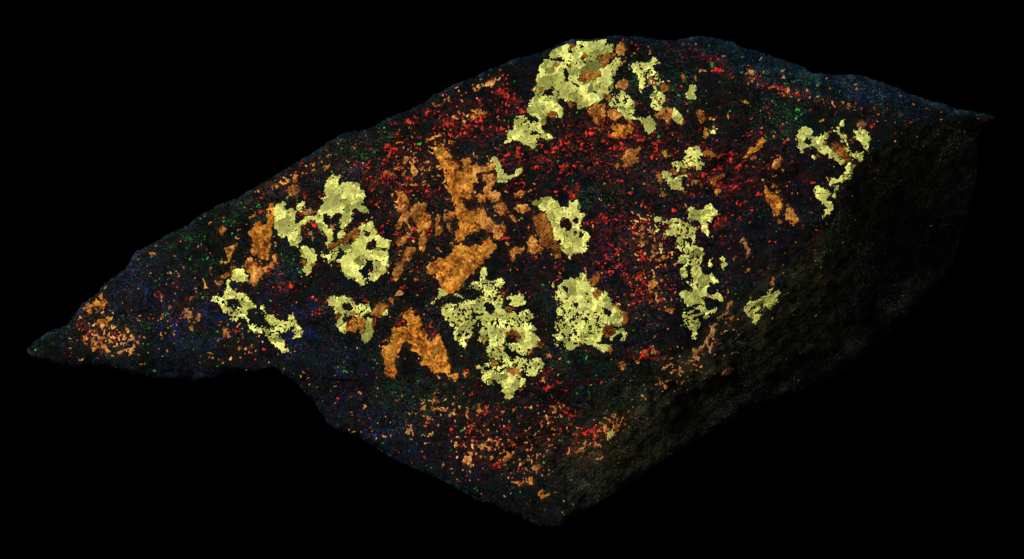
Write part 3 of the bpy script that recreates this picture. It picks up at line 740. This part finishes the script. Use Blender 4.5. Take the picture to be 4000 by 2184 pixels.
# ------------------------------------------------------------------ mineral maps
wx = XX + noise(30) * 2.6 + noise(11) * 1.8 + noise(6) * 1.4
wy = YY + noise(30) * 2.6 + noise(11) * 1.8 + noise(6) * 1.4
yel = np.zeros((HH, WW), bool); gap = yel.copy(); crumb = np.zeros((HH, WW), np.float32)
ora = yel.copy(); brn = yel.copy()
OC = np.zeros((HH, WW, 3), np.float32)
COL = dict(o=(0.41, 0.135, 0.014), t=(0.370, 0.130, 0.022), b=(0.22, 0.070, 0.009), d=(0.22, 0.092, 0.030))
for ln in OUT.strip().splitlines():
    f = ln.split(); k = f[0]; x0, y0, s_ = TILE[f[1]]; s_ *= 0.38835
    pg = [(x0 + float(a) * s_, y0 + float(b) * s_) for a, b in (q.split(',') for q in f[2:])]
    a = np.array(pg); pad = 26
    c0, c1 = max(0, int((a[:, 0].min() - pad) / S)), min(WW, int((a[:, 0].max() + pad) / S) + 1)
    r0, r1 = max(0, int((a[:, 1].min() - pad) / S)), min(HH, int((a[:, 1].max() + pad) / S) + 1)
    sl = (slice(r0, r1), slice(c0, c1))
    ins = inside(pg, wx[sl], wy[sl])
    if k == 'y': yel[sl] |= ins
    elif k == 'x': gap[sl] |= ins
    elif k == 's': crumb[sl] = np.maximum(crumb[sl], ins)
    else:
        ora[sl] |= ins; OC[sl][ins] = COL[k]
        if k == 'b' or k == 'o' and len(pg) == 6: brn[sl] |= ins
crumb = blur(crumb, 14)
spong = noise(12) * 0.72 + noise(7) * 0.70
hole = spong > (1.9 - 1.52 * np.clip(crumb, 0, 1))
dens = {k: np.zeros((HH, WW), np.float32) for k in 'ROGB'}
for z in ZONES.replace('\n', '|').split('|'):
    f = z.split()
    if not f: continue
    x, y, rx, ry = [float(v) * 1.5534 for v in f[1:5]]; an = math.radians(float(f[5])); dn = float(f[6])
    rr = 2.2 * max(rx, ry)
    sl = (slice(max(0, int((y - rr) / S)), max(1, int((y + rr) / S))), slice(max(0, int((x - rr) / S)), max(1, int((x + rr) / S))))
    X = XX[sl] - x; Y = YY[sl] - y
    u = (X * math.cos(an) + Y * math.sin(an)) / rx; v = (-X * math.sin(an) + Y * math.cos(an)) / ry
    dens[f[0]][sl] += dn * np.exp(-(u * u + v * v))
IN = sdf > 8
flank = dR > 30
yel &= ~gap & ~brn & IN
yf = blur(yel.astype(np.float32), 6)
yel &= (yf + .12 * noise(8) > .24) & ~hole & ~((spong > 1.15) & (yf < .8))
yel |= sieve((noise(10) > 2.3 - 2.2 * np.clip(yf, 0, .5)) & (yf > .02) & ~gap & ~brn & IN & ~hole, 4) & ~ora
of = blur(ora.astype(np.float32), 6)
ora &= (of + .15 * noise(10) > .18) | (of < .45) & (noise(10) > -.6)
dens['O'] += .85 * np.clip(blur(ora.astype(np.float32), 26), 0, 1)
oh = (noise(20) * .8 + noise(10) * .6) > 2.25
scat = noise(17) * 0.85 + noise(9) * 0.45 > 2.38 - 1.66 * np.minimum(dens['O'] * np.where(dR > 200, .1, 1), 1.2) + 1.2 * np.clip((dR - 60) / 120, 0, 1) + 2.0 * (dU > 0)
osc = sieve(scat & ~ora, 6)
OC[osc] = (0.42, 0.155, 0.042); OC[osc & flank] = COL['d']
ora = (ora & ~oh | osc) & ~yel & IN
rn = noise(11, -15, 1.15) * 0.75 + noise(34, -12, 1.3) * 0.66
red = (rn > 2.50 - 1.50 * np.minimum(1.12 * dens['R'] ** 1.0 * np.where(flank, .1, 1), 1.15) + .8 * flank + .6 * (dU > 5)) & ~yel & ~ora & IN
red = sieve(red, 3)
gn = noise(10) * 0.75 + noise(30) * 0.66
grn = (gn > 2.7 - 1.0 * np.minimum(dens['G'] * np.where(flank, .3, 1), 1.9) + .45 * flank) & ~yel & ~ora & ~red & IN
bn = noise(9) * 0.8 + noise(26) * 0.6
blu = (bn > 3.1 - 1.15 * np.minimum(dens['B'], 2.0)) & ~yel & ~ora & ~red & ~grn & IN

# grains: jittered cells, coarse ones partly broken into fine ones
def cells(s, seed, warp=3.0):
    r = np.random.default_rng(seed)
    ny, nx = int(2184 / s) + 4, int(4000 / s) + 4
    jx = r.random((ny, nx)); jy = r.random((ny, nx))
    X = XX + noise(18) * warp; Y = YY + noise(18) * warp
    ci = np.clip((X / s).astype(int) + 1, 1, nx - 2); ri = np.clip((Y / s).astype(int) + 1, 1, ny - 2)
    f1 = np.full((HH, WW), 1e9, np.float32); f2 = f1.copy(); idm = np.zeros((HH, WW), np.int32)
    for a in (-1, 0, 1):
        for b in (-1, 0, 1):
            rr, cc = ri + a, ci + b
            d = np.hypot(X - (cc - 1 + jx[rr, cc]) * s, Y - (rr - 1 + jy[rr, cc]) * s).astype(np.float32)
            m = d < f1
            f2 = np.where(m, f1, np.minimum(f2, d)); f1 = np.where(m, d, f1); idm[m] = (rr * nx + cc)[m]
    return idm, f1, f2 - f1
def hashf(i, k): 
    x = np.sin(i * 12.9898 + k * 78.233) * 43758.5453
    return x - np.floor(x)
ca, _, ea = cells(58, 1); cb, _, eb = cells(27, 2, 2.5)
useA = (hashf(ca, 3) < 0.42) & (crumb < 0.35)
GYL = np.where(useA, ca + 1, cb + 2000000); EYL = np.where(useA, ea, eb)
cr_, _, er_ = cells(12, 5, 3.0); GRD = cr_ + 1
co_, f1o, eo = cells(30, 3, 4.0); GOR = co_ + 1; EOR = eo

def edge_depth(mask, n):
    """0..n: how many steps a pixel lies inside its mask"""
    d = np.zeros(mask.shape, np.float32); m = mask.copy()
    for i in range(n):
        d += m
        k = m.copy(); k[1:] &= m[:-1]; k[:-1] &= m[1:]; k[:, 1:] &= m[:, :-1]; k[:, :-1] &= m[:, 1:]
        m = k
    return d

def piece(rc, hfun, colfun, solid):
    """one grain: its pixels become a raised patch with side walls; returns vertices, quads, colours"""
    r, c = rc
    q = np.stack([r * WW + c, (r + 1) * WW + c, (r + 1) * WW + c + 1, r * WW + c + 1], 1)
    u, inv = np.unique(q, return_inverse=True); F = inv.reshape(-1, 4)
    ur, uc = np.divmod(u, WW)
    E = np.concatenate([F[:, [0, 1]], F[:, [1, 2]], F[:, [2, 3]], F[:, [3, 0]]])
    key = np.minimum(E[:, 0], E[:, 1]).astype(np.int64) * len(u) + np.maximum(E[:, 0], E[:, 1])
    _, fi, cnt = np.unique(key, return_index=True, return_counts=True)
    BE = E[fi[cnt == 1]]
    bv = np.unique(BE); isb = np.zeros(len(u), bool); isb[bv] = True
    px = uc * float(S); py = ur * float(S)
    # relax the outline so the steps of the map do not show
    sx = np.zeros(len(u)); sy = np.zeros(len(u)); sn = np.zeros(len(u))
    for a, b in ((0, 1), (1, 0)):
        np.add.at(sx, BE[:, a], px[BE[:, b]]); np.add.at(sy, BE[:, a], py[BE[:, b]]); np.add.at(sn, BE[:, a], 1)
    ok = (sn > 0) & ~solid[ur, uc]
    px = px.copy(); py = py.copy()
    for it in range(2):
        if it:
            sx[:] = 0; sy[:] = 0
            for a, c2 in ((0, 1), (1, 0)):
                np.add.at(sx, BE[:, a], px[BE[:, c2]]); np.add.at(sy, BE[:, a], py[BE[:, c2]])
        nx = 0.5 * px[ok] + 0.5 * sx[ok] / sn[ok]; ny = 0.5 * py[ok] + 0.5 * sy[ok] / sn[ok]
        px[ok] = nx; py[ok] = ny
    h = hfun(ur, uc, px, py); h = np.where(isb & ~solid[ur, uc], np.minimum(h, 1.8), h)
    wv = W[ur, uc] + h
    top = pos(px, py, wv)
    low = np.zeros(len(u), int); low[bv] = np.arange(len(bv)) + len(u)
    bot = pos(px[bv], py[bv], W[ur[bv], uc[bv]] - 4.0)
    Fs = np.stack([BE[:, 1], BE[:, 0], low[BE[:, 0]], low[BE[:, 1]]], 1)
    C = colfun(ur, uc); 
    return np.concatenate([top, bot]) - ROOT, np.concatenate([F, Fs]), np.concatenate([C, C[bv]])

def join(ps):
    V, F, C = [], [], []; o = 0
    for v, f, c in ps:
        V.append(v); F.append(f + o); C.append(c); o += len(v)
    return np.concatenate(V), np.concatenate(F), np.concatenate(C)

def split(ids, mask):
    idx = np.flatnonzero(mask.ravel()); k = ids.ravel()[idx]
    o = np.argsort(k, kind='stable'); idx = idx[o]; k = k[o]
    b = np.flatnonzero(np.diff(k)) + 1
    return np.split(idx, b), k[np.concatenate(([0], b))]

def build(mask, grain, edge, name, pname, gname, mat, colour, bulge, nparts, nsub, minor, labels=None):
    """mask -> separate patches (parts); their larger grains are sub-parts; what is left is one part of many crumbs"""
    comp = components(mask); ed = edge_depth(mask, 4)
    solid = mask.copy(); solid[1:] &= mask[:-1]; solid[:, 1:] &= mask[:, :-1]; solid[1:, 1:] &= mask[:-1, :-1]
    key = comp.astype(np.int64) * 10000000 + grain
    groups, ks = split(key, mask)
    bycomp = {}
    for gidx, k in zip(groups, ks): bycomp.setdefault(int(k) // 10000000, []).append((gidx, int(k) % 10000000))
    order = sorted(bycomp, key=lambda c: -sum(len(g[0]) for g in bycomp[c]))
    big = sorted((len(g), c, gi) for c in order for g, gi in bycomp[c])
    sub = {(c, gi) for _, c, gi in big[-nsub:]} if nsub else set()
    crumbs = []
    for rank, c in enumerate(order):
        ps = []; subs = []
        gl = bycomp[c]
        for gidx, gi in gl:
            rc = np.divmod(gidx, WW)
            if rc[0].max() >= HH - 1: continue
            cx, cy = rc[1].mean() * S, rc[0].mean() * S
            a, b, t, lv = [hashf(float(gi % 99991) + c * 0.37, q) for q in (1, 2, 3, 4)]
            sx, sy = (a - .5) * 2, (b - .5) * 2
            def hf(ur, uc, px, py, sx=sx, sy=sy, cx=cx, cy=cy, lv=lv):
                e = np.minimum(ed[ur, uc], 4)
                return 1.8 + np.clip(bulge[0] * (sx * (px - cx) + sy * (py - cy)), -1.6, 2.2) * (e > 1) + lv * bulge[1] + bulge[2] * np.minimum(edge[ur, uc], 10) / 10 + 0.2 * e
            cf = colour(rc, t, lv)
            P = piece(rc, hf, cf, solid)
            if rank < nparts and (c, gi) in sub and len(gl) > 1: subs.append(P)
            else: ps.append(P)
        if not ps and subs: ps = [subs.pop()]
        if not ps: continue
        if rank < nparts:
            v, f, cl = join(ps)
            o = link(pname, make_mesh(pname, v, f, 'tint', cl), mat, root)
            for v, f, cl in subs: link(gname, make_mesh(gname, v, f, 'tint', cl), mat, o)
        else: crumbs += ps
    if crumbs:
        v, f, cl = join(crumbs)
        o = link(minor, make_mesh(minor, v, f, 'tint', cl), mat, root); o['kind'] = 'stuff'
    print(name, 'patches', len(order), 'grains', len(groups))

# ------------------------------------------------------------------ the rock body
st = 2
r_ = np.arange(0, HH, st); c_ = np.arange(0, WW, st)
D = sdf[::st, ::st]
gy_, gx_ = np.gradient(blur(sdf, 5), S); gl_ = np.hypot(gx_, gy_) + 1e-6
keep = D > -2.0
q = keep[:-1, :-1] & keep[1:, :-1] & keep[1:, 1:] & keep[:-1, 1:]
nr, nc = D.shape; idg = np.arange(nr * nc).reshape(nr, nc)
Fq = np.stack([idg[:-1, :-1], idg[1:, :-1], idg[1:, 1:], idg[:-1, 1:]], -1)[q]
used, inv = np.unique(Fq, return_inverse=True); Fq = inv.reshape(-1, 4)
ur, uc = np.divmod(used, nc); R_, C_ = ur * st, uc * st
E = np.concatenate([Fq[:, [0, 1]], Fq[:, [1, 2]], Fq[:, [2, 3]], Fq[:, [3, 0]]])
key = np.minimum(E[:, 0], E[:, 1]).astype(np.int64) * len(used) + np.maximum(E[:, 0], E[:, 1])
_, fi, cnt = np.unique(key, return_index=True, return_counts=True)
bset = np.zeros(len(used), bool); bset[np.unique(E[fi[cnt == 1]])] = True
px = XX[R_, C_].astype(float); py = YY[R_, C_].astype(float)
dd = np.clip(sdf[R_, C_], -7, 7)
px[bset] -= (dd * gx_[R_, C_] / gl_[R_, C_])[bset]; py[bset] -= (dd * gy_[R_, C_] / gl_[R_, C_])[bset]
wf = W[R_, C_].astype(float)
depth = np.clip(sdf[R_, C_], 0, None)
wb = np.maximum(wf - np.minimum(6.0 * depth, 1500), np.minimum(ray_ground(px, py) + 1.0, wf - 0.5))
Vf = pos(px, py, wf) - ROOT
back = np.full(len(used), -1); inn = ~bset
back[inn] = len(used) + np.arange(inn.sum()); back[bset] = np.flatnonzero(bset)
Vb = pos(px[inn], py[inn], wb[inn]) - ROOT
V = np.concatenate([Vf, Vb]); F = np.concatenate([Fq, back[Fq][:, ::-1]])
zc = np.zeros((HH, WW, 3), np.float32)
def cloud(k, col, amp, lam):
    a = np.clip(dens[k], 0, 1.2) * np.clip(0.55 + 0.6 * noise(lam) + .4 * noise(lam / 3), 0, 2)
    return a[..., None] * np.array(col, np.float32) * amp
zc += cloud('R', (0.040, 0.004, 0.004), 0.55, 60) + cloud('G', (0.006, 0.030, 0.008), 0.6, 60) + cloud('B', (0.003, 0.012, 0.045), 0.35, 70) + cloud('O', (0.02, 0.010, 0.004), 0.3, 40)
for x, y, rr, a_ in ((1530, 600, 50, .5), (1640, 420, 34, .7), (1620, 800, 60, .4), (330, 660, 50, .5), (850, 1000, 80, .4), (1080, 800, 40, .5), (700, 720, 60, .3)):
    zc += (np.exp(-(((XX - x * 1.5534) ** 2 + (YY - y * 1.5534) ** 2) / (rr * 1.5534) ** 2)) * np.clip(.6 + .6 * noise(50), 0, 2))[..., None] * np.array((0.022, 0.006, 0.024), np.float32) * a_
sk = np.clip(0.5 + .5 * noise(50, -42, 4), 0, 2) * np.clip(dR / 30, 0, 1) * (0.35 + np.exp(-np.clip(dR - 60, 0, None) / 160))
zc += sk[..., None] * np.array((0.0075, 0.0090, 0.0040), np.float32)  # streaky olive sheen of the right flank, painted into the colour
teal = np.clip((dT + 6) / 20, 0, 1) * np.clip(.6 + .5 * noise(40, 15, 4) + .5 * noise(30), 0, 2)
zc += teal[..., None] * np.array((0.006, 0.014, 0.016), np.float32)
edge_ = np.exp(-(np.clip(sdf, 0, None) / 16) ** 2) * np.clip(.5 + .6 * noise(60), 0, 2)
zc += edge_[..., None] * np.array((0.005, 0.011, 0.016), np.float32)  # bluish rim: edge dust with grazing sheen painted in
Cf = zc[R_, C_]; Cc = np.concatenate([Cf, Cf[inn]])
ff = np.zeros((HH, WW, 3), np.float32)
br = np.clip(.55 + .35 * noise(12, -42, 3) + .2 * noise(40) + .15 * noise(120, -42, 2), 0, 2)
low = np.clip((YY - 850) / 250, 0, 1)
ff += (br * np.where(YY > 950, np.clip((dR + 130) / 150, 0, 1), np.clip(dR / 40 + .4, 0, 1)) * (0.36 + .8 * low * np.exp(-np.clip(dR - 50, 0, None) / 130) + .25 * np.exp(-np.clip(dR, 0, None) / 60)))[..., None] * np.array((0.0190, 0.0170, 0.0062), np.float32)  # brushed olive grazing sheen near the right ridge, painted as colour
bt = np.clip(-.2 + .7 * noise(14, 14, 6) + .5 * noise(50, 14, 3), 0, 2)
ff += (bt * np.clip((dT + 8) / 16, 0, 1))[..., None] * np.array((0.002, 0.005, 0.006), np.float32)  # thin teal glints on the back-top face, painted as colour
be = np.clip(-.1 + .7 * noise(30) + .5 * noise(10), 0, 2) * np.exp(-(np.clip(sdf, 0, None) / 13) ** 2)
ff += be[..., None] * np.array((0.012, 0.026, 0.038), np.float32)  # bluish glints along the outline, painted as colour
bb = np.clip(-.05 + .45 * noise(46) + .35 * noise(11), 0, 2) * np.clip(dens['B'], 0, 1)
ff += bb[..., None] * np.array((0.0018, 0.0105, 0.078), np.float32)
gg = np.clip(-.35 + .6 * noise(34) + .6 * noise(10), 0, 2) * np.clip(dens['G'], 0, 1)
ff += gg[..., None] * np.array((0.003, 0.030, 0.005), np.float32)
rr_ = np.clip(-.35 + .5 * noise(34, -15, 2) + .6 * noise(11, -15, 2), 0, 2) * np.clip(dens['R'], 0, 1)
ff += rr_[..., None] * np.array((0.062, 0.006, 0.0036), np.float32)
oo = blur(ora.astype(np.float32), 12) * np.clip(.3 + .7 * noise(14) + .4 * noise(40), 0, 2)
ff += oo[..., None] * np.array((0.070, 0.026, 0.004), np.float32)  # soft orange glow around the patches, painted onto the rock
for colr in ((.0022, .0080, .0030), (.0100, .0022, .0024), (.0020, .0040, .0110), (.0070, .0048, .0020)):
    mm = .5 * np.clip(-.75 + .75 * noise(26) + .65 * noise(9) + .3 * noise(150), 0, 2.5) * (1 - .8 * np.clip(dR / 40, 0, 1))
    ff += mm[..., None] * np.array(colr, np.float32)
uu = np.clip(dU / 12, 0, 1) * np.clip(.6 + .4 * noise(16), 0, 2)
ff += uu[..., None] * np.array((0.007, 0.010, 0.019), np.float32)  # navy light painted in to lift the dark underside
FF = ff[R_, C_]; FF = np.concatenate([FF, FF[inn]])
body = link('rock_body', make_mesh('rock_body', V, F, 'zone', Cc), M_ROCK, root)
fa = body.data.attributes.new('tint_and_sheen', 'FLOAT_COLOR', 'POINT')
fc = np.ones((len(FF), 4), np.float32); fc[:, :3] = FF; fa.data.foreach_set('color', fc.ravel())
body['label'] = 'dark broken stone body with fine blue-green dust'

# ------------------------------------------------------------------ the crystals in it
def veins(lam):                          # thin bright cracks running through the crystals
    return np.exp(-(noise(lam) / 0.16) ** 2) * np.clip(.5 + .7 * noise(60), 0, 1.5)
VY = veins(26) * .7 + veins(13) * .35; VO = veins(22) * .7 + veins(11) * .5
def ycol(rc, t, lv):
    g = 0.32 + 0.52 * t
    colr = np.array((0.60, 0.568, 0.128)) * g
    if lv < 0.22: colr = colr * np.array((0.66, 0.70, 0.60))
    elif lv > 0.85: colr = colr * np.array((1.22, 1.22, 1.35))
    def f(ur, uc):
        e = np.exp(-(np.minimum(EYL[ur, uc], 30) / 5.5) ** 2) * (0.15 + 1.0 * lv)
        ee = np.exp(-(YED[ur, uc] / 2.0) ** 2) * 0.75
        c = colr * np.clip(1 + 0.17 * YN[ur, uc], .35, 2)[:, None]
        return np.clip(c * (1 + np.maximum(e, ee) + 0.45 * VY[ur, uc])[:, None], 0, 0.9)
    return f
YED = edge_depth(yel, 4); YN = noise(9) * .6 + noise(50) * .7
build(yel, GYL, EYL, 'yellow', 'yellow_crystal_patch', 'yellow_crystal', M_YEL, ycol, (0.26, 1.2, 0.3), 300, 300, 'yellow_crumbs')
OED = edge_depth(ora, 4); ON = noise(10) * .75 + noise(26) * .5 + noise(70) * .4
def ocol(rc, t, lv):
    m = OC[rc].mean(0) * (0.48 + 0.68 * t)
    def f(ur, uc):
        e = np.exp(-(np.minimum(EOR[ur, uc], 30) / 5.0) ** 2) * (0.1 + 1.1 * lv)
        ee = np.exp(-(OED[ur, uc] / 2.0) ** 2) * 0.6
        m2 = m * np.clip(1 + .18 * ON[ur, uc, None] * np.array((0.0, 1.0, 1.2)), .5, 1.6)
        return np.clip(m2 * np.clip(0.80 + 0.38 * ON[ur, uc] + np.maximum(e, ee) + 0.7 * VO[ur, uc], .25, 1.75)[:, None], 0.002, 0.9)
    return f
build(ora, GOR, EOR, 'orange', 'orange_crystal_patch', 'orange_crystal', M_ORA, ocol, (0.24, 1.5, 1.8), 300, 300, 'orange_crumbs')
def flat(col, lo, hi):
    def cf(rc, t, lv):
        m = np.array(col) * (lo + (hi - lo) * t ** 1.6)
        return lambda ur, uc: np.tile(m, (len(ur), 1))
    return cf
ONE = np.ones((HH, WW), np.int64); Z0 = np.full((HH, WW), 10, np.float32)
build(red, GRD, Z0, 'red', 'red_fleck', 'red_fleck', M_FLK, flat((0.70, 0.034, 0.014), .08, 1.0), (0.1, 1, 0.5), 300, 0, 'red_specks')
build(grn, ONE, Z0, 'green', 'green_speck', 'green_speck', M_FLK, flat((0.045, 0.40, 0.035), .08, 1.0), (0.05, .5, 0.2), 40, 0, 'green_specks')
build(blu, ONE, Z0, 'blue', 'blue_speck', 'blue_speck', M_FLK, flat((0.025, 0.075, 0.42), .15, 1.0), (0.05, .5, 0.2), 40, 0, 'blue_specks')
